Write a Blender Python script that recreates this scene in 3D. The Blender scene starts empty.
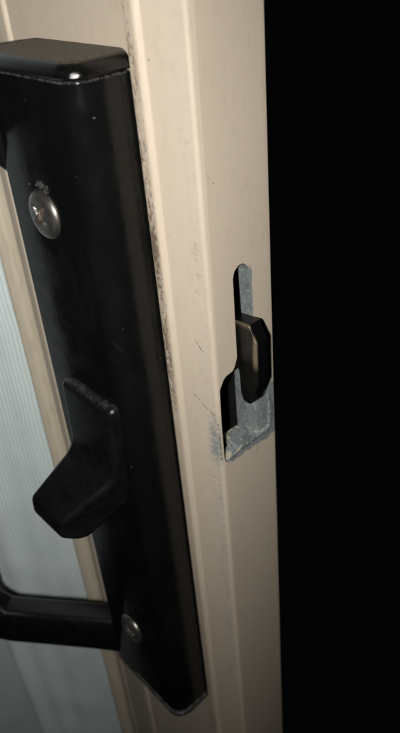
import bpy, bmesh, math, random
from mathutils import Vector, Matrix, noise

MM = 0.001
sc = bpy.context.scene
col = sc.collection

# ------------------------------------------------------------------ camera
AZ, PITCH, ROLL = 0.8895, 0.58084, -0.094156
CAM = Vector((79.52, -57.62, 37.13))
fwd = Vector((-math.sin(AZ)*math.cos(PITCH), math.cos(AZ)*math.cos(PITCH), -math.sin(PITCH)))
r0 = Vector((math.cos(AZ), math.sin(AZ), 0)); u0 = r0.cross(fwd)
RIGHT = math.cos(ROLL)*r0 + math.sin(ROLL)*u0
UP = -math.sin(ROLL)*r0 + math.cos(ROLL)*u0
cd = bpy.data.cameras.new('camera'); cam = bpy.data.objects.new('camera', cd); col.objects.link(cam)
rot = Matrix((RIGHT, UP, -fwd)).transposed()
cam.matrix_world = Matrix.Translation(CAM*MM) @ rot.to_4x4()
cd.sensor_fit = 'VERTICAL'; cd.sensor_height = 36.0; cd.lens = 36.0*699.66/733.0
cd.clip_start = 0.002; cd.clip_end = 50
cd.dof.use_dof = True; cd.dof.focus_distance = 0.108; cd.dof.aperture_fstop = 34
sc.camera = cam

# ------------------------------------------------------------------ world and light (night, phone flash)
w = bpy.data.worlds.new('World'); sc.world = w; w.use_nodes = True
bg = w.node_tree.nodes['Background']; bg.inputs[0].default_value = (0.8, 0.9, 1.0, 1); bg.inputs[1].default_value = 0.0012
fl = bpy.data.lights.new('phone_flash', 'SPOT'); fl.energy = 0.76; fl.spot_size = math.radians(126); fl.spot_blend = 1.0; fl.color = (1.0, 0.97, 0.93); fl.shadow_soft_size = 0.0022
fo = bpy.data.objects.new('phone_flash', fl); col.objects.link(fo)
fo.location = (CAM - RIGHT*10 - UP*5)*MM
fo.rotation_euler = (fwd + UP*0.14 - RIGHT*0.40).to_track_quat('-Z', 'Y').to_euler()

vs = sc.view_settings
sc.display_settings.display_device = 'sRGB'
vs.view_transform = 'Standard'; vs.look = 'None'; vs.exposure = 0; vs.gamma = 1; vs.use_curve_mapping = False

# ------------------------------------------------------------------ node helpers
class NT:
    def __init__(s, name):
        s.m = bpy.data.materials.new(name); s.m.use_nodes = True; s.t = s.m.node_tree
        s.t.nodes.clear()
        s.out = s.t.nodes.new('ShaderNodeOutputMaterial')
        s.b = s.t.nodes.new('ShaderNodeBsdfPrincipled'); s.t.links.new(s.b.outputs[0], s.out.inputs[0])
        tc = s.t.nodes.new('ShaderNodeTexCoord')
        s.uv = tc.outputs['UV']
        v = s.t.nodes.new('ShaderNodeVectorMath'); v.operation = 'SCALE'; s.t.links.new(tc.outputs['Object'], v.inputs[0]); v.inputs['Scale'].default_value = 1000.0
        s.p = v.outputs[0]                                   # object position in millimetres
        sx = s.t.nodes.new('ShaderNodeSeparateXYZ'); s.t.links.new(s.p, sx.inputs[0])
        s.x, s.y, s.z = sx.outputs
    def put(s, sock, v):
        if isinstance(v, bpy.types.NodeSocket): s.t.links.new(v, sock)
        else: sock.default_value = v
    def math(s, op, a, b=0.0, c=0.0):
        n = s.t.nodes.new('ShaderNodeMath'); n.operation = op
        s.put(n.inputs[0], a); s.put(n.inputs[1], b); s.put(n.inputs[2], c); return n.outputs[0]
    def add(s, a, b): return s.math('ADD', a, b)
    def sub(s, a, b): return s.math('SUBTRACT', a, b)
    def mul(s, a, b): return s.math('MULTIPLY', a, b)
    def mn(s, a, b): return s.math('MINIMUM', a, b)
    def mx(s, a, b): return s.math('MAXIMUM', a, b)
    def step(s, v, lo, hi):                                   # 0 at lo, 1 at hi
        n = s.t.nodes.new('ShaderNodeMapRange'); n.interpolation_type = 'SMOOTHSTEP'
        s.put(n.inputs[0], v); n.inputs[1].default_value = lo; n.inputs[2].default_value = hi
        n.inputs[3].default_value = 0; n.inputs[4].default_value = 1
        if lo > hi:
            n.inputs[1].default_value = hi; n.inputs[2].default_value = lo; n.inputs[3].default_value = 1; n.inputs[4].default_value = 0
        return n.outputs[0]
    def win(s, v, a, b, soft): return s.mul(s.step(v, a-soft, a+soft), s.step(v, b+soft, b-soft))
    def noise(s, scale, detail=3.0, rough=0.55, stretch=(1, 1, 1), off=(0, 0, 0), vec=None):
        mp = s.t.nodes.new('ShaderNodeMapping'); s.t.links.new(vec or s.p, mp.inputs[0]); mp.inputs['Scale'].default_value = stretch; mp.inputs['Location'].default_value = off
        n = s.t.nodes.new('ShaderNodeTexNoise'); s.t.links.new(mp.outputs[0], n.inputs['Vector'])
        n.inputs['Scale'].default_value = scale; n.inputs['Detail'].default_value = detail; n.inputs['Roughness'].default_value = rough
        return n.outputs[0]
    def mix(s, f, a, b):
        n = s.t.nodes.new('ShaderNodeMix'); n.data_type = 'RGBA'
        s.put(n.inputs[0], f)
        for k, v in ((6, a), (7, b)):
            s.put(n.inputs[k], (*v, 1) if isinstance(v, tuple) and len(v) == 3 else v)
        return n.outputs[2]
    def fmix(s, f, a, b):
        n = s.t.nodes.new('ShaderNodeMix'); s.put(n.inputs[0], f); s.put(n.inputs[2], a); s.put(n.inputs[3], b); return n.outputs[0]
    def seg(s, u, v, a, b, wid):                              # soft line from a to b in the plane (u, v)
        dx, dy = b[0]-a[0], b[1]-a[1]; L2 = dx*dx+dy*dy
        pu, pv = s.sub(u, a[0]), s.sub(v, a[1])
        h = s.math('DIVIDE', s.add(s.mul(pu, dx), s.mul(pv, dy)), L2)
        h = s.mn(s.mx(h, 0.0), 1.0)
        eu, ev = s.sub(pu, s.mul(h, dx)), s.sub(pv, s.mul(h, dy))
        d = s.math('SQRT', s.add(s.mul(eu, eu), s.mul(ev, ev)))
        return s.step(d, wid, wid*0.35)
    def bump(s, h, dist, strength=1.0, radius=None):
        n = s.t.nodes.new('ShaderNodeBump'); s.put(n.inputs['Height'], h); n.inputs['Distance'].default_value = dist*MM; n.inputs['Strength'].default_value = strength
        if radius:
            bv = s.t.nodes.new('ShaderNodeBevel'); bv.samples = 4; bv.inputs['Radius'].default_value = radius*MM
            s.t.links.new(bv.outputs[0], n.inputs['Normal'])
        s.t.links.new(n.outputs[0], s.b.inputs['Normal'])
    def set(s, **k):
        for a, v in k.items():
            sock = s.b.inputs[{'color': 'Base Color', 'rough': 'Roughness', 'metal': 'Metallic', 'spec': 'Specular IOR Level', 'coat': 'Coat Weight', 'sss': 'Subsurface Weight', 'sheen': 'Sheen Weight', 'trans': 'Transmission Weight'}[a]]
            s.put(sock, (*v, 1) if isinstance(v, tuple) and len(v) == 3 else v)
        return s

# ------------------------------------------------------------------ materials
BEIGE = (0.513, 0.440, 0.346)
def stile_paint():
    t = NT('beige_painted_aluminium')
    big = t.noise(0.06, 3, 0.5, (1, 1, 0.4)); fine = t.noise(5.0, 2, 0.6); mid = t.noise(0.7, 4, 0.65, (1, 1, 0.35), (7, 3, 1))
    c = t.mix(t.step(big, 0.3, 0.7), BEIGE, (0.543, 0.466, 0.37))
    c = t.mix(t.mul(t.step(mid, 0.48, 0.75), 0.22), c, (0.36, 0.29, 0.205))
    speck = t.mul(t.step(t.noise(2.1, 2, 0.5, off=(3, 9, 4)), 0.70, 0.735), t.mul(t.step(t.noise(0.11, 3, 0.6, off=(8, 1, 2)), 0.45, 0.65), 0.6))
    c = t.mix(speck, c, (0.10, 0.075, 0.05))
    # grime caught along the two raised ribs beside the handle
    gn = t.noise(0.55, 5, 0.7, (1.6, 1.6, 0.5), (2, 5, 8)); gf = t.noise(2.4, 5, 0.75, (1, 1, 0.45), (4, 1, 9)); gl = t.noise(0.085, 3, 0.6, (1, 1, 1), (0, 0, 31))
    dens = t.add(t.mul(t.step(gl, 0.42, 0.62), 0.45), t.mul(t.win(t.z, -34, 22, 9), 0.40))
    dens = t.add(dens, t.mul(t.win(t.z, -30, 2, 6), 0.25))
    lineR = t.win(t.add(t.x, t.mul(t.sub(gn, 0.5), 2.6)), 0.0, 2.1, 0.6)
    lineL = t.win(t.add(t.x, t.mul(t.sub(gn, 0.5), 1.8)), -31.2, -29.8, 0.6)
    onF = t.step(t.y, 0.9, 0.4)
    grime = t.mul(t.mul(t.mx(lineR, lineL), onF), t.step(t.add(t.mul(gf, 0.75), t.add(t.mul(gn, 0.35), t.mul(dens, 0.20))), 0.65, 0.77))
    c = t.mix(t.mul(grime, 0.85), c, (0.085, 0.06, 0.04))
    halo = t.mul(t.mul(t.win(t.x, -1.2, 2.6, 1.0), onF), t.mul(t.step(gn, 0.35, 0.7), 0.18))
    c = t.mix(halo, c, (0.33, 0.235, 0.13))
    # the band between rib and edge: grey rubbed streaks (band runs x 4.5..10, facing the room)
    band = t.mul(t.win(t.x, 4.9, 9.6, 0.4), t.step(t.y, 2.6, 2.2))
    st = t.noise(0.45, 5, 0.7, (2.2, 2.2, 0.3), (11, 2, 5)); sh = t.noise(1.1, 4, 0.7, (0.35, 0.35, 2.2), (1, 8, 3))
    rub = t.mul(t.mul(band, t.step(t.x, 6.0, 8.6)), t.mul(t.step(st, 0.36, 0.66), t.step(sh, 0.34, 0.66)))
    rub = t.mul(rub, t.fmix(t.win(t.z, -115, -40, 16), 0.35, 0.95))
    c = t.mix(rub, c, (0.37, 0.34, 0.33))
    smg = t.mul(t.mul(band, t.win(t.x, 7.2, 9.0, 0.7)), t.mul(t.step(t.noise(0.9, 5, 0.75, (0.6, 0.6, 1.3), (3, 3, 12)), 0.54, 0.68), t.step(t.noise(0.16, 3, 0.6, off=(1, 1, 4)), 0.46, 0.60)))
    c = t.mix(t.mul(smg, 0.5), c, (0.24, 0.185, 0.13))
    # metal showing where the keeper has scraped the band beside the slot
    sc1 = t.noise(0.85, 6, 0.8, (0.45, 0.45, 1.5), (5, 5, 2)); sc2 = t.noise(0.35, 3, 0.6, off=(2, 7, 7))
    sz = t.add(t.z, t.mul(t.sub(sc2, 0.5), 5.0)); sx_ = t.add(t.x, t.mul(t.sub(sc1, 0.5), 3.0))
    scrape = t.mul(t.win(sx_, 8.1, 10.0, 0.9), t.win(sz, -43.0, -34.2, 2.4))
    scrape = t.mul(t.mul(scrape, t.step(t.y, 2.4, 2.0)), t.mul(t.step(sc1, 0.42, 0.51), 0.9))
    # chipped paint round the mouth of the slot (edge face at x = 10)
    er = t.mul(t.sub(t.noise(0.75, 4, 0.7, off=(9, 2, 6)), 0.5), 2.4)
    zz = t.add(t.z, er); yy = t.add(t.y, er)
    chip = t.mul(t.step(zz, -44.2, -43.8), t.mul(t.step(zz, -39.8, -41.3), t.win(yy, 3.2, 14.6, 0.2)))
    chip2 = t.mul(t.win(zz, -43.7, -32.6, 0.25), t.step(yy, 13.0, 13.4))
    chip3 = t.mul(t.win(t.z, -19.8, -9.2, 0.8), t.win(t.add(t.y, t.mul(er, 0.35)), 9.6, 10.62, 0.1))
    bare = t.mx(scrape, t.mul(t.mx(t.mx(chip, chip2), chip3), t.step(t.x, 9.3, 9.6)))
    mt = t.noise(4.0, 6, 0.8, (1, 1, 1), (8, 8, 8))
    c = t.mix(bare, c, t.mix(t.step(mt, 0.34, 0.68), (0.14, 0.165, 0.17), (0.55, 0.605, 0.60)))
    # dark scratches on the band and a hairline crack under the slot
    wob = t.mul(t.sub(t.noise(0.9, 3, 0.6), 0.5), 0.7)
    zy = t.add(t.z, wob); lines = None
    for a, b, wd, k in (((6.6, -19.3), (8.3, -21.4), 0.13, 0.8), ((5.4, -30.0), (7.4, -31.9), 0.12, 0.8), ((7.4, -31.9), (9.2, -33.0), 0.17, 0.8), ((9.72, -34.6), (9.8, -42.6), 0.14, 0.8)):
        l = t.mul(t.seg(t.x, zy, a, b, wd), k); lines = l if lines is None else t.mx(lines, l)
    lines = t.mul(lines, t.step(t.y, 2.6, 2.2))
    crack = t.mul(t.seg(t.y, zy, (10.2, -44.2), (10.1, -46.8), 0.10), t.step(t.x, 9.3, 9.6))
    lines = t.mul(t.mx(lines, t.mul(crack, 0.7)), t.step(t.noise(2.2, 3, 0.6, off=(5, 1, 1)), 0.38, 0.58))
    c = t.mix(t.mul(lines, 0.85), c, (0.05, 0.042, 0.035))
    h = t.add(t.mul(fine, 0.5), t.add(t.mul(t.sub(1.0, bare), 1.2), t.mul(grime, 0.8)))
    h = t.sub(h, t.mul(lines, 1.0))
    t.bump(h, 0.05, 0.5, 0.12)
    t.set(color=c, rough=t.fmix(bare, t.fmix(t.step(mid, 0.35, 0.7), 0.48, 0.60), 0.42), metal=t.mul(bare, 0.35), spec=0.3)
    return t.m
def bead_paint():
    t = NT('beige_bead_paint')
    n = t.noise(0.8, 4, 0.6, (1, 1, 0.2))
    c = t.mix(t.step(n, 0.45, 0.75), (0.62, 0.55, 0.43), (0.54, 0.475, 0.36))
    t.bump(t.noise(5, 2), 0.04, 0.4, 0.15); t.set(color=c, rough=0.5, spec=0.35); return t.m
def bare_metal():
    t = NT('galvanised_steel')
    n = t.noise(4.5, 6, 0.8, (1, 1, 0.45)); v = t.noise(0.45, 4, 0.65, off=(3, 3, 3)); f = t.noise(14, 3, 0.7)
    c = t.mix(t.step(n, 0.34, 0.70), (0.15, 0.178, 0.18), (0.55, 0.605, 0.60))
    c = t.mix(t.mul(t.step(v, 0.42, 0.68), 0.6), c, (0.15, 0.17, 0.17))
    c = t.mix(t.mul(t.step(f, 0.64, 0.74), 0.5), c, (0.75, 0.78, 0.79))
    fleck = t.mul(t.step(t.noise(0.42, 4, 0.7, off=(1, 4, 7)), 0.555, 0.58), t.step(t.z, -41.6, -42.4))
    c = t.mix(fleck, c, (0.50, 0.43, 0.33))
    t.bump(t.add(n, t.mul(f, 0.6)), 0.14, 0.7, 0.15)
    t.set(color=c, rough=0.45, metal=t.mul(t.sub(1.0, fleck), 0.4)); return t.m
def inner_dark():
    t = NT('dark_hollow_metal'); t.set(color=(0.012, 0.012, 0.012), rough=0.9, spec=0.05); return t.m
def black_gloss():
    t = NT('black_painted_metal')
    n = t.noise(0.25, 3, 0.5); f = t.noise(3.0, 3, 0.6)
    sp = t.step(t.noise(1.55, 1.5, 0.4, off=(3, 7, 1)), 0.79, 0.81)
    sm = t.mul(t.step(t.noise(0.12, 4, 0.65, (1, 1, 0.5), (6, 6, 6)), 0.45, 0.7), 0.5)
    c = t.mix(sm, (0.004, 0.0044, 0.0045), (0.008, 0.0085, 0.0086))
    mark = t.seg(t.x, t.z, (-1.6, -18.0), (-0.5, -20.2), 0.22)
    mark = t.mx(mark, t.seg(t.x, t.z, (-5.2, -12.6), (-4.9, -14.0), 0.28))
    seam_glint = t.mul(t.step(t.z, 19.6, 19.8), t.step(t.noise(1.3, 4, 0.7, off=(2, 2, 2)), 0.36, 0.6))  # edge highlight at the cap seam, painted in as a broken worn line
    c = t.mix(t.mul(seam_glint, 0.4), c, (0.13, 0.13, 0.125)); c = t.mix(t.mul(sp, 0.3), c, (0.22, 0.20, 0.17)); c = t.mix(t.mul(mark, 0.04), c, (0.10, 0.10, 0.10))
    t.bump(t.add(t.mul(f, 0.25), t.mul(n, 2.0)), 0.04, 0.4, 0.18)
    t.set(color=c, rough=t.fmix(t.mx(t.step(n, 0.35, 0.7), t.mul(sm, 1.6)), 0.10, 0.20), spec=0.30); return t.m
def cap_plastic():
    t = NT('dusty_black_plastic')
    n = t.noise(2.4, 5, 0.75); f = t.noise(6.0, 3, 0.7)
    nz = t.t.nodes.new('ShaderNodeNewGeometry'); sp = t.t.nodes.new('ShaderNodeSeparateXYZ'); t.t.links.new(nz.outputs['True Normal'], sp.inputs[0])
    dust = t.mul(t.step(sp.outputs[2], 0.72, 0.99), t.step(n, 0.22, 0.66))     # dust settled on the top
    c = t.mix(t.mul(dust, 0.75), (0.004, 0.004, 0.004), (0.17, 0.15, 0.118))
    c = t.mix(t.mul(t.step(f, 0.66, 0.70), 0.5), c, (0.15, 0.13, 0.10))
    t.bump(t.add(f, t.mul(dust, 2.0)), 0.06, 0.5)
    t.set(color=c, rough=t.fmix(dust, 0.13, 0.8), spec=0.5); return t.m
def latch_plastic():
    t = NT('satin_black_plastic')
    f = t.noise(4.5, 4, 0.7); n = t.noise(0.5, 3)
    c = t.mix(t.step(n, 0.3, 0.7), (0.0042, 0.0044, 0.0046), (0.007, 0.0072, 0.0075))
    c = t.mix(t.mul(t.step(t.noise(2.6, 2, 0.5, off=(1, 1, 5)), 0.72, 0.76), 0.2), c, (0.14, 0.13, 0.12))
    top = t.mul(t.win(t.z, -31.7, -30.0, 0.2), t.step(t.noise(1.2, 4, 0.7, off=(3, 1, 4)), 0.42, 0.66)); c = t.mix(t.mul(top, 0.3), c, (0.10, 0.095, 0.09))
    t.bump(f, 0.06, 0.5, 0.2); t.set(color=c, rough=0.28, spec=0.42); return t.m
def worn_rim():
    t = NT('worn_black_rim'); n = t.noise(1.2, 4, 0.7)
    t.set(color=t.mix(t.step(n, 0.40, 0.62), (0.02, 0.02, 0.02), (0.08, 0.08, 0.078)), rough=0.42, spec=0.5); t.bump(n, 0.08, 0.6, 0.1); return t.m
def screw_steel():
    t = NT('nickel_screw'); n = t.noise(0.5, 4, 0.6); f = t.noise(5, 3, 0.7)
    c = t.mix(t.step(n, 0.38, 0.64), (0.34, 0.33, 0.31), (0.22, 0.21, 0.195))
    low_brown = t.mul(t.step(t.y, -10.25, -10.0), t.step(f, 0.3, 0.6))           # darker brown low on the head, in the recess and rim
    c = t.mix(t.mul(low_brown, 0.6), c, (0.05, 0.035, 0.025))
    t.bump(f, 0.03, 0.5); t.set(color=c, metal=0.9, rough=0.36); return t.m
def recess_grime_shade():  # grime brown that also paints in the shade of the sunken cross
    t = NT('grime_and_shade_in_recess'); n = t.noise(2.5, 4, 0.7)
    t.set(color=t.mix(t.step(n, 0.4, 0.65), (0.03, 0.024, 0.02), (0.22, 0.17, 0.14)), rough=0.6, spec=0.3); return t.m
def hook_steel():
    t = NT('dark_bronze_steel'); n = t.noise(0.35, 5, 0.65, (1, 1, 0.6)); f = t.noise(6, 4, 0.75)
    c = t.mix(t.step(n, 0.35, 0.68), (0.008, 0.0078, 0.0072), (0.018, 0.017, 0.015))
    c = t.mix(t.mul(t.step(f, 0.5, 0.8), 0.3), c, (0.07, 0.064, 0.052))
    worn = t.mul(t.win(t.add(t.x, t.mul(t.sub(n, 0.5), 1.6)), 13.3, 14.5, 0.35), t.win(t.z, -24.5, -18.6, 1.2))   # rubbed bright near the nose
    top = t.mul(t.step(t.z, -18.3, -17.0), t.step(f, 0.3, 0.6))
    c = t.mix(t.mul(t.mx(worn, top), 0.75), c, (0.34, 0.275, 0.18))
    edge = t.step(t.y, 7.35, 7.6); c = t.mix(edge, c, (0.004, 0.004, 0.004))
    t.bump(t.add(n, t.mul(f, 0.6)), 0.08, 0.6, 0.15); t.set(color=c, metal=t.fmix(edge, 0.45, 0.0), rough=t.fmix(edge, 0.30, 0.16), spec=t.fmix(edge, 0.5, 0.4)); return t.m
def fabric():
    t = NT('pale_ribbed_fabric')
    sx = t.t.nodes.new('ShaderNodeSeparateXYZ'); t.t.links.new(t.uv, sx.inputs[0]); u, v = sx.outputs[0], sx.outputs[1]
    wob = t.mul(t.sub(t.noise(0.03, 3, 0.6), 0.5), 2.0)
    rib = t.math('SINE', t.mul(t.add(u, wob), 2*math.pi/0.95)); weave = t.math('SINE', t.mul(v, 2*math.pi/0.7))
    n = t.noise(0.05, 4, 0.6); f = t.noise(3.0, 3, 0.6)
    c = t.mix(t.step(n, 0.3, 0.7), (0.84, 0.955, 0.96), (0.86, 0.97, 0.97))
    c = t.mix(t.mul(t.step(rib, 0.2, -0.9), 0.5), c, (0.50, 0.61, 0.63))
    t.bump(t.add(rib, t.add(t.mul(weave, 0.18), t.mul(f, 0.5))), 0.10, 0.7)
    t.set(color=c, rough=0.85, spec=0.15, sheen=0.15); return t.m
def glass():
    t = NT('clear_glass'); tr = t.t.nodes.new('ShaderNodeBsdfTransparent'); tr.inputs[0].default_value = (0.93, 0.96, 0.95, 1)
    gl = t.t.nodes.new('ShaderNodeBsdfGlossy'); gl.inputs['Roughness'].default_value = 0.02
    fr = t.t.nodes.new('ShaderNodeFresnel'); fr.inputs[0].default_value = 1.45
    mx = t.t.nodes.new('ShaderNodeMixShader'); t.t.links.new(fr.outputs[0], mx.inputs[0]); t.t.links.new(tr.outputs[0], mx.inputs[1]); t.t.links.new(gl.outputs[0], mx.inputs[2])
    t.t.links.new(mx.outputs[0], t.out.inputs[0]); t.t.nodes.remove(t.b); return t.m
M = {k: f() for k, f in dict(paint=stile_paint, bead=bead_paint, bare=bare_metal, dark=inner_dark, gloss=black_gloss, cap=cap_plastic, latch=latch_plastic, rim=worn_rim, screw=screw_steel, hook=hook_steel, grime=recess_grime_shade, fabric=fabric, glass=glass).items()}

# ------------------------------------------------------------------ mesh helpers (all numbers in millimetres)
def empty(name, loc, label, cat):
    o = bpy.data.objects.new(name, None); col.objects.link(o); o.location = Vector(loc)*MM; o.empty_display_size = 0.01
    o['label'] = label; o['category'] = cat; return o
def chain(o):
    v = Vector((0, 0, 0))
    while o: v += o.location; o = o.parent
    return v
def build(name, verts, faces, mats, parent, bevel=0, seg=3, angle=35, mat_idx=None, sub=0):
    me = bpy.data.meshes.new(name); me.from_pydata([Vector(v)*MM for v in verts], [], faces)
    for m in (mats if isinstance(mats, (list, tuple)) else [mats]): me.materials.append(m)
    if mat_idx: me.polygons.foreach_set('material_index', mat_idx)
    bm = bmesh.new(); bm.from_mesh(me); bmesh.ops.recalc_face_normals(bm, faces=bm.faces); bm.to_mesh(me); bm.free()
    me.polygons.foreach_set('use_smooth', [True]*len(me.polygons))
    me.set_sharp_from_angle(angle=math.radians(angle))
    o = bpy.data.objects.new(name, me); col.objects.link(o)
    if parent: o.parent = parent; o.location = -chain(parent)     # object space = world space
    if bevel:
        b = o.modifiers.new('bevel', 'BEVEL'); b.width = bevel*MM; b.segments = seg; b.limit_method = 'ANGLE'; b.angle_limit = math.radians(28); b.harden_normals = True
    if sub:
        s = o.modifiers.new('sub', 'SUBSURF'); s.levels = s.render_levels = sub
    return o
def fillet(pts, n=6):
    """closed polygon of (x, y, radius) -> rounded outline"""
    out = []
    for i, (x, y, r) in enumerate(pts):
        p = Vector((x, y)); a = Vector(pts[i-1][:2]) - p; b = Vector(pts[(i+1) % len(pts)][:2]) - p
        if r <= 0: out.append((x, y)); continue
        la, lb = a.length, b.length; a /= la; b /= lb
        ang = a.angle(b); d = min(r/math.tan(ang/2), la*0.49, lb*0.49); r = d*math.tan(ang/2)
        c = p + (a+b).normalized()*(r/math.sin(ang/2)); s, e = p+a*d-c, p+b*d-c
        a0 = math.atan2(s.y, s.x); da = math.atan2(e.y, e.x) - a0
        da = (da+math.pi) % (2*math.pi) - math.pi
        for k in range(n+1):
            q = a0 + da*k/n; out.append((c.x+r*math.cos(q), c.y+r*math.sin(q)))
    return out
def prism(outline, z0, z1, axis='z', cuts=1):
    n = len(outline); V = []; F = []
    for k in range(cuts+1):
        z = z0+(z1-z0)*k/cuts
        V += [(x, y, z) if axis == 'z' else (z, x, y) for x, y in outline]
    for k in range(cuts):
        F += [(k*n+i, k*n+(i+1) % n, (k+1)*n+(i+1) % n, (k+1)*n+i) for i in range(n)]
    F += [tuple(range(n)), tuple(range(cuts*n, cuts*n+n))]
    return V, F

# ------------------------------------------------------------------ the sliding door: stile, bead, pane
ZB, ZT = -980.0, 1050.0
door = empty('sliding_door', (-350, 8, ZB), 'beige painted metal edge of a sliding glass door with a slot cut in it', 'door')
prof = fillet([(-46.8, 15.1, 0.1), (-47.5, 15.1, 0.1), (-47.5, 0.3, 0.3), (-44.9, 0.3, 0.3), (-44.5, 0.7, 0), (-33.8, 0.7, 0.2), (-33.4, -0.7, 0.6), (-30.6, -0.7, 0.6), (-30.2, 0, 0.2),
               (0.1, 0, 0.25), (0.5, -0.55, 0.45), (2.5, -0.6, 0.75), (3.1, 0.2, 0.4), (10, 1.65, 0.8), (10, 15.0, 0.6), (9.4, 15.1, 0.2)], 5)
inn = [(-45.4, 13.4), (-45.4, 2.2), (3.5, 2.0), (7.5, 3.2), (7.5, 13.4)]
n1, n2 = len(prof), len(inn)
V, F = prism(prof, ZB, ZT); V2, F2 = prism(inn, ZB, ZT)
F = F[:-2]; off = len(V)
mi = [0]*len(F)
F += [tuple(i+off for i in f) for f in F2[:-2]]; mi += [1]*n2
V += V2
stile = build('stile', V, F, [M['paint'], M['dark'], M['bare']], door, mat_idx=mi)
bm = bmesh.new(); bm.from_mesh(stile.data)
bmesh.ops.recalc_face_normals(bm, faces=bm.faces)
for f in bm.faces:                                            # hollow tube: inner wall looks inward
    c = f.calc_center_median()
    if f.material_index == 1:
        d = Vector((c.x+0.02, c.y-0.008, 0))
        if f.normal.dot(d) > 0: f.normal_flip()
for z in (ZB, ZT):
    es = [e for e in bm.edges if all(abs(v.co.z-z*MM) < 1e-6 for v in e.verts)]
    bmesh.ops.bridge_loops(bm, edges=es)
bmesh.ops.recalc_face_normals(bm, faces=bm.faces)
bm.to_mesh(stile.data); bm.free()
# slot outline on the edge face: (y, z)
random.seed(4)
slot = [(6.65, -9.26, 1.6), (8.4, -7.51, 1.7), (10.15, -9.26, 1.6), (10.39, -17.43, 0), (10.63, -31.52, 0.3), (13.36, -33.17, 0.6), (13.84, -37.35, 0.4), (13.65, -42.02, 0.5), (10.25, -42.7, 0.8), (6.45, -42.41, 0.8), (4.41, -43.19, 0.7), (2.76, -43.87, 0.5), (2.27, -42.21, 0.4), (2.23, -33.95, 0.5), (2.37, -28.12, 1.2), (3.44, -26.27, 1.6), (5.77, -25.79, 1.4), (6.6, -23.84, 1.2)]
so = fillet(slot, 5)
so = [(y+0.10*noise.noise(Vector((y*0.9, z*0.9, 3))), z+0.10*noise.noise(Vector((y*0.9, z*0.9, 9)))) for y, z in so]
V, F = prism(so, 6.0, 14.0, 'x')
cut = build('cutter', V, F, [M['bare']], None)
bo = stile.modifiers.new('slot', 'BOOLEAN'); bo.object = cut; bo.operation = 'DIFFERENCE'; bo.solver = 'EXACT'; bo.material_mode = 'TRANSFER'
stile.location = (0, 0, 0); pr = stile.parent; stile.parent = None
bpy.context.view_layer.update()
me = bpy.data.meshes.new_from_object(stile.evaluated_get(bpy.context.evaluated_depsgraph_get()))
stile.modifiers.clear(); stile.data = me; me.name = 'stile'
stile.parent = pr; stile.location = -chain(pr)
bpy.data.objects.remove(cut)
me.set_sharp_from_angle(angle=math.radians(40))

# metal pushed up into a ragged burr along the bottom and right of the slot
def burr(pts, seed, rad):
    L = []
    for i in range(len(pts)-1):
        a_, b_ = Vector(pts[i]), Vector(pts[i+1]); k_ = max(2, int((b_-a_).length/0.22))
        L += [a_.lerp(b_, j/k_) for j in range(k_)]
    L.append(Vector(pts[-1])); V = []; F = []; m_ = 7
    for i, q in enumerate(L):
        d_ = (L[min(i+1, len(L)-1)]-L[max(i-1, 0)]).normalized(); nn_ = Vector((-d_.y, d_.x))
        e_ = min(1.0, i/4, (len(L)-1-i)/4)
        g = rad*(0.15+e_*(0.55+0.9*noise.noise(Vector((i*0.13, seed, 1)))+0.30*noise.noise(Vector((i*0.47, seed, 4)))))
        sh_ = 0.35*noise.noise(Vector((i*0.17, seed, 9)))
        for k in range(m_):
            t_ = 2*math.pi*k/m_; c2 = q + nn_*(sh_+g*1.25*math.cos(t_))
            V.append((10.0+max(g, 0.03)*0.45*math.sin(t_), c2.x, c2.y))
    for i in range(len(L)-1): F += [(i*m_+k, i*m_+(k+1) % m_, (i+1)*m_+(k+1) % m_, (i+1)*m_+k) for k in range(m_)]
    F += [tuple(range(m_)), tuple(range((len(L)-1)*m_, len(L)*m_))]
    return V, F
V, F = burr([(2.9, -43.6), (4.6, -43.0), (6.4, -42.4), (8.4, -42.6), (10.4, -42.5), (12.2, -42.3), (13.6, -41.9), (13.85, -40), (13.9, -37.4), (13.5, -34.6)], 3, 0.55)
build('burr', V, F, M['bare'], door, angle=25)

bead = fillet([(-53.6, 8, 0.2), (-53.6, -0.9, 0.7), (-52.3, -2.0, 1.0), (-50.6, -0.5, 0.3), (-50.35, 0.2, 0.15), (-49.6, 0.9, 0.5), (-48.3, 1.7, 0.4), (-48.3, 8, 0.2)], 6)
V, F = prism(bead, ZB, ZT); build('glazing_bead', V, F, M['bead'], door)
V, F = prism([(-700, 8.4), (-48.0, 8.4), (-48.0, 12.4), (-700, 12.4)], ZB, ZT); build('glass_pane', V, F, M['glass'], door)

# ------------------------------------------------------------------ the lock inside the door
lock = empty('mortise_lock', (6, 10, -44), 'dark hooked latch of the lock sticking out of the scraped slot', 'lock')
def sheet(path, z0, z1, th=0.7):
    """bent sheet: path of (x, y) given a thickness, extruded in z"""
    L = [Vector(q) for q in path]; N = []
    for i in range(len(L)):
        d = (L[min(i+1, len(L)-1)] - L[max(i-1, 0)]).normalized(); N.append(Vector((-d.y, d.x)))
    out = [tuple(q) for q in L] + [tuple(q+n*th) for q, n in reversed(list(zip(L, N)))]
    return prism(out, z0, z1, cuts=1)
V, F = sheet([(4.4, 10.78), (6.11, 10.75), (8.25, 10.75), (8.93, 11.02), (9.27, 11.61), (9.37, 12.97), (9.32, 14.13)], -44.16, -27.34, 0.5)
# keep the sheet clear of the stile wall: flange stays in the open mouth only
build('lock_case', V, F, M['bare'], lock, bevel=0.12, seg=2)
V, F = prism(fillet([(4.6, 6.4, 0.3), (7.4, 6.4, 0.3), (7.4, 10.6, 0.3), (4.6, 10.6, 0.3)], 3), -44.6, -42.7)
build('floor_plate', V, F, M['bare'], lock, bevel=0.1, seg=2)
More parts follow.
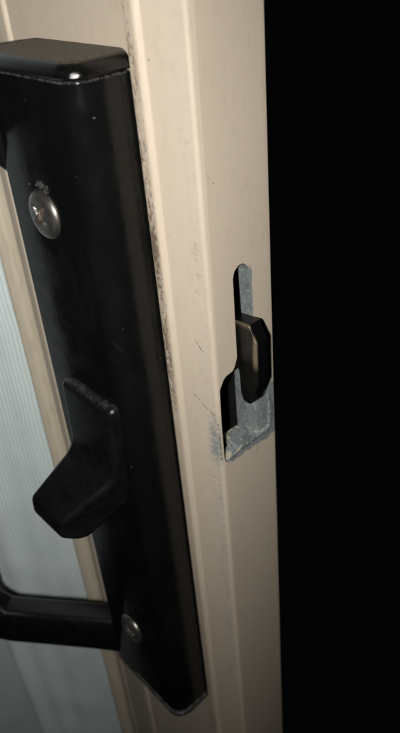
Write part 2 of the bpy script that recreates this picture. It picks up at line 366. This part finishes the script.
# hook: outline in (x, z), thickness along y
hk = fillet([(4.2, -18.0, 0.6), (10.2, -17.4, 0.4), (12.4, -17.3, 0.6), (13.8, -20.0, 0.8), (13.75, -27.9, 0.8), (11.9, -32.7, 0.6), (10.3, -32.6, 0.5), (9.75, -31.0, 0.5), (9.6, -26.6, 0.3), (4.2, -25.6, 0.6)], 6)
V = [(x, 7.09, z) for x, z in hk] + [(x, 9.95, z) for x, z in hk]
n = len(hk); F = [tuple(range(n)), tuple(range(n, 2*n))] + [(i, (i+1) % n, (i+1) % n+n, i+n) for i in range(n)]
build('hook', V, F, M['hook'], lock, bevel=0.42, seg=4)

# ------------------------------------------------------------------ the handle
W, D, HT, HB = 24.5, 9.47, 22.05, -121.6
handle = empty('door_handle', (-12, 0, HB), 'black pull handle screwed to the beige door beside the slot', 'door handle')
BT = 20.0                                                    # underside of the cap
body = fillet([(-W, -0.05, 0.3), (-W, -D, 1.6), (0, -D, 3.3), (0, -0.05, 0.3)], 12)
V, F = prism(body, HB+1.5, BT, cuts=24)
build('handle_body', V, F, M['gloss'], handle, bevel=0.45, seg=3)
CR = 2.05; rings = [(0.35, BT+0.16), (0.0, BT+0.5)] + [(CR*(1-math.cos(math.radians(q))), HT+0.5-CR+CR*math.sin(math.radians(q))) for q in range(0, 91, 10)]
V = []; F = []
for k, (ins, z) in enumerate(rings):                          # rounded over on the front and both ends, flat at the back
    V += [(x, y, z) for x, y in fillet([(-W-0.4+ins, -0.05, 0.3), (-W-0.4+ins, -D-0.45+ins, 1.8), (0.45-ins, -D-0.45+ins, max(3.2-ins*0.6, 0.8)), (0.45-ins, -0.05, 0.3)], 9)]
n = len(V)//len(rings)
for k in range(len(rings)-1): F += [(k*n+i, k*n+(i+1) % n, (k+1)*n+(i+1) % n, (k+1)*n+i) for i in range(n)]
F += [tuple(range(n)), tuple(range((len(rings)-1)*n, len(rings)*n))]
build('end_cap', V, F, M['cap'], handle)
foot = fillet([(-W-0.25, -0.05, 0.3), (-W-0.25, -D-0.3, 1.8), (0.3, -D-0.3, 3.0), (0.3, -0.05, 0.4)], 8)
V, F = prism(foot, HB, HB+1.38); build('bottom_rim', V, F, M['rim'], handle, bevel=0.3, seg=2)

# pull: two arms leaning out to the left and a grip between them, swept as one rounded bar
a = math.radians(40); DIR = Vector((-math.cos(a), -math.sin(a), 0)); NRM = Vector((math.sin(a), -math.cos(a), 0))
A0 = Vector((-W+1.6, -D+4.4, 0))
GT = 41.5                                                     # distance of the grip's middle line
path = [(-2, -114.4, 6.6), (4, -113.9, 6.3), (9, -113.7, 6.1), (22, -113.5, 6.0)]
R1 = 13.0
for k in range(1, 10):
    q = math.radians(90*k/9); path.append((GT-12+12*math.sin(q), -113.4+12*(1-math.cos(q)), 6.0+1.6*k/9))
path += [(GT+0.6, -75, 8.0), (GT+1.2, -48, 8.2), (GT+0.6, -22, 8.0)]
for k in range(0, 10):
    q = math.radians(90*k/9); path.append((GT-(R1+2)*(1-math.cos(q)), -0.8+(R1+2)*math.sin(q), 8.0-2.3*k/9))
path += [(20, 14.2, 5.7), (10, 14.2, 5.7), (6.0, 14.15, 5.75), (4.6, 13.9, 6.0), (3.4, 13.4, 6.5), (2.4, 12.7, 7.2), (1.6, 11.9, 8.0), (-2, 11.7, 8.2)]
sec = fillet([(-1, -1, 0.55), (1, -1, 0.55), (1, 1, 0.55), (-1, 1, 0.55)], 6)
V = []; m = len(sec)
for i, (t, z, hw) in enumerate(path):
    p0, p1 = path[max(i-1, 0)], path[min(i+1, len(path)-1)]
    tg = Vector((p1[0]-p0[0], p1[1]-p0[1])).normalized(); nn = Vector((-tg.y, tg.x))
    for s, q in sec:
        tt, zz = t+nn.x*s*hw, z+nn.y*s*hw
        P = A0 + DIR*tt + NRM*(q*3.7); V.append((P.x, P.y, zz))
F = [(i*m+k, i*m+(k+1) % m, (i+1)*m+(k+1) % m, (i+1)*m+k) for i in range(len(path)-1) for k in range(m)]
F += [tuple(range(m)), tuple(range((len(path)-1)*m, len(path)*m))]
build('pull_grip', V, F, M['latch'], handle)

# thumb latch: side profile (y, z) with left and right ends
TL = fillet([(-7.0, -31.0, 0.3), (-11.4, -31.2, 1.7), (-11.5, -46.5, 5.0), (-22.0, -53.6, 2.0), (-22.2, -57.8, 2.2), (-18.6, -60.0, 3.0), (-7.0, -54.0, 0.4)], 6)
n = len(TL); nv = []
for i in range(n):
    d = (Vector(TL[(i+1) % n])-Vector(TL[i-1])).normalized(); nv.append(Vector((-d.y, d.x)))
if sum(TL[i][0]*TL[(i+1) % n][1]-TL[(i+1) % n][0]*TL[i][1] for i in range(n)) < 0: nv = [-q for q in nv]
xl = lambda y, z: -17.8+(z+31)*0.045-max(0, -12-y)*0.06
xr = lambda y, z: -2.4+(z+31)*0.09-max(0, -12-y)*0.40
RB = 1.3; st_ = [math.radians(q) for q in (0, 18, 36, 54, 72, 90)]
cols = [('l', RB*(1-math.cos(q)), RB*(1-math.sin(q))) for q in st_] + [('r', RB*(1-math.cos(q)), RB*(1-math.sin(q))) for q in reversed(st_)]
V = []; F = []
for side, dx, ins in cols:
    for (y, z), q in zip(TL, nv):
        p_ = (y+q.x*ins, z+q.y*ins)
        V.append(((xl(y, z)+dx) if side == 'l' else (xr(y, z)-dx), p_[0], p_[1]))
for k in range(len(cols)-1): F += [(k*n+i, k*n+(i+1) % n, (k+1)*n+(i+1) % n, (k+1)*n+i) for i in range(n)]
F += [tuple(range(n)), tuple(range((len(cols)-1)*n, len(cols)*n))]
build('thumb_latch', V, F, M['latch'], handle, angle=50)

def screw(x, z, ang, R=3.95, H=1.15):
    V = [(x, -D-H, z)]; F = []; NR, NA = 44, 144
    ca, sa = math.cos(ang), math.sin(ang)
    def h(px, py):
        r = math.hypot(px, py)/R
        y = H*(1-0.22*r**2-0.7*r**10) if r < 1 else 0
        qx, qy = px*ca+py*sa, -px*sa+py*ca
        arm = 2.35
        for s, q in ((qx, qy), (qy, qx)):
            hwid = 0.74-0.14*abs(s)
            if abs(q) < hwid and abs(s) < arm: y = min(y, H*(1-0.22*r**2-0.7*r**10) - 0.5*min(1, (hwid-abs(q))/0.14)*min(1, (arm-abs(s))/0.9))
        if math.hypot(px, py) < 0.9: y = min(y, H-0.9)
        return y
    V[0] = (x, -D-h(0, 0), z)
    for i in range(1, NR+1):
        r = R*i/NR
        for k in range(NA):
            q = 2*math.pi*k/NA; px, py = r*math.cos(q), r*math.sin(q); V.append((x+px, -D-h(px, py), z+py))
    for k in range(NA):
        F.append((0, 1+k, 1+(k+1) % NA))
        V.append((x+R*0.99*math.cos(2*math.pi*k/NA), -D+0.5, z+R*0.99*math.sin(2*math.pi*k/NA)))
    for i in range(NR):
        for k in range(NA): F.append((1+i*NA+k, 1+(i+1)*NA+k, 1+(i+1)*NA+(k+1) % NA, 1+i*NA+(k+1) % NA))
    flat = lambda vi: H*(1-0.35*(math.hypot(V[vi][0]-x, V[vi][2]-z)/R)**2) + D + V[vi][1]
    mi = [1 if sum(flat(j) for j in f)/len(f) > 0.38 and math.hypot(sum(V[j][0] for j in f)/len(f)-x, sum(V[j][2] for j in f)/len(f)-z) < 0.66*R else 0 for f in F]
    return build('screw', V, F, [M['screw'], M['grime']], handle, angle=50, mat_idx=mi)
screw(-13.4, 0, 0.80); screw(-13.4, -100, 0.2, 3.7)
# crumbs of paint pushed up over the upper screw
random.seed(2); V = []; F = []
for k in range(9):
    q = math.radians(random.uniform(62, 128)); r = random.uniform(4.3, 5.1); c = Vector((-13.4+r*math.cos(q), -D-0.15, r*math.sin(q))); s = random.uniform(0.22, 0.5); b = len(V)
    for i in range(8):
        V.append(tuple(c+Vector(((i & 1)-0.5, ((i >> 1) & 1)-0.5, (i >> 2)-0.5))*s*1.3+Vector([random.uniform(-.2, .2)*s for _ in range(3)])))
    F += [tuple(b+j for j in f) for f in ((0, 1, 3, 2), (4, 6, 7, 5), (0, 4, 5, 1), (2, 3, 7, 6), (0, 2, 6, 4), (1, 5, 7, 3))]
build('paint_crumbs', V, F, M['rim'], handle)

# ------------------------------------------------------------------ the curtain beside the stile
def catmull(P, n):
    out = []
    for i in range(len(P)-1):
        p0, p1, p2, p3 = [Vector(P[min(max(i+j, 0), len(P)-1)]) for j in (-1, 0, 1, 2)]
        for k in range(n):
            t = k/n; out.append(0.5*((2*p1)+(p2-p0)*t+(2*p0-5*p1+4*p2-p3)*t*t+(3*p1-p0-3*p2+p3)*t**3))
    out.append(Vector(P[-1])); return out
CP = [(-58.4, 6.4), (-61.5, 2.4), (-67, -5.2), (-73, -13.8), (-77, -19.4), (-80, -20.4), (-83, -16.5), (-85, -7), (-88.5, 1.5), (-98, 4.2), (-108, 1), (-116, -14), (-123, -40), (-132, -63), (-143, -72), (-155, -63), (-163, -42), (-172, -22), (-184, -14), (-198, -24), (-212, -40), (-228, -46), (-244, -34), (-258, -14), (-276, -8), (-296, -14)]
pa = catmull(CP, 9); NZ = 220; z0, z1 = -970.0, 1000.0
us = [0]
for i in range(1, len(pa)): us.append(us[-1]+(pa[i]-pa[i-1]).length)
zs = [z0+(z1-z0)*k/NZ for k in range(NZ+1)]
zs = sorted(set([z for z in zs if not -420 < z < 40] + [-420+3.5*k for k in range(132)]))
V = []; UV = []
for z in zs:
    for i, q in enumerate(pa):
        d = (pa[min(i+1, len(pa)-1)]-pa[max(i-1, 0)]).normalized(); nn = Vector((-d.y, d.x))
        k = min(1, us[i]/8.0)
        w_ = 1.2*noise.noise(Vector((us[i]*0.035, z*0.012, 5))) + 0.35*noise.noise(Vector((us[i]*0.06+z*0.03, z*0.05, 8)))
        w_ += 3.0*noise.noise(Vector((us[i]*0.15, z*0.004, 15)))
        w_ += 0.35*noise.noise(Vector((us[i]*0.05+3, z*0.085-us[i]*0.05, 21)))
        w_ += 0.3*noise.noise(Vector((us[i]*0.16, z*0.11+us[i]*0.08, 2)))
        s = max(-3.2, min(3.2, w_))*k
        V.append((q.x+nn.x*s, min(q.y+nn.y*s, 7.6), z)); UV.append((us[i], z))
m = len(pa); F = [(j*m+i, j*m+i+1, (j+1)*m+i+1, (j+1)*m+i) for j in range(len(zs)-1) for i in range(m-1)]
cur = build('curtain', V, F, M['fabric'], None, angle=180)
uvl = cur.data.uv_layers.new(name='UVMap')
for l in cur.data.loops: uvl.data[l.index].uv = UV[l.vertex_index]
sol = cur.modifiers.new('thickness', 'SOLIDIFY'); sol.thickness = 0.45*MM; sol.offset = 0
cur['label'] = 'pale blue ribbed curtain hanging in folds behind the handle at left'; cur['category'] = 'curtain'
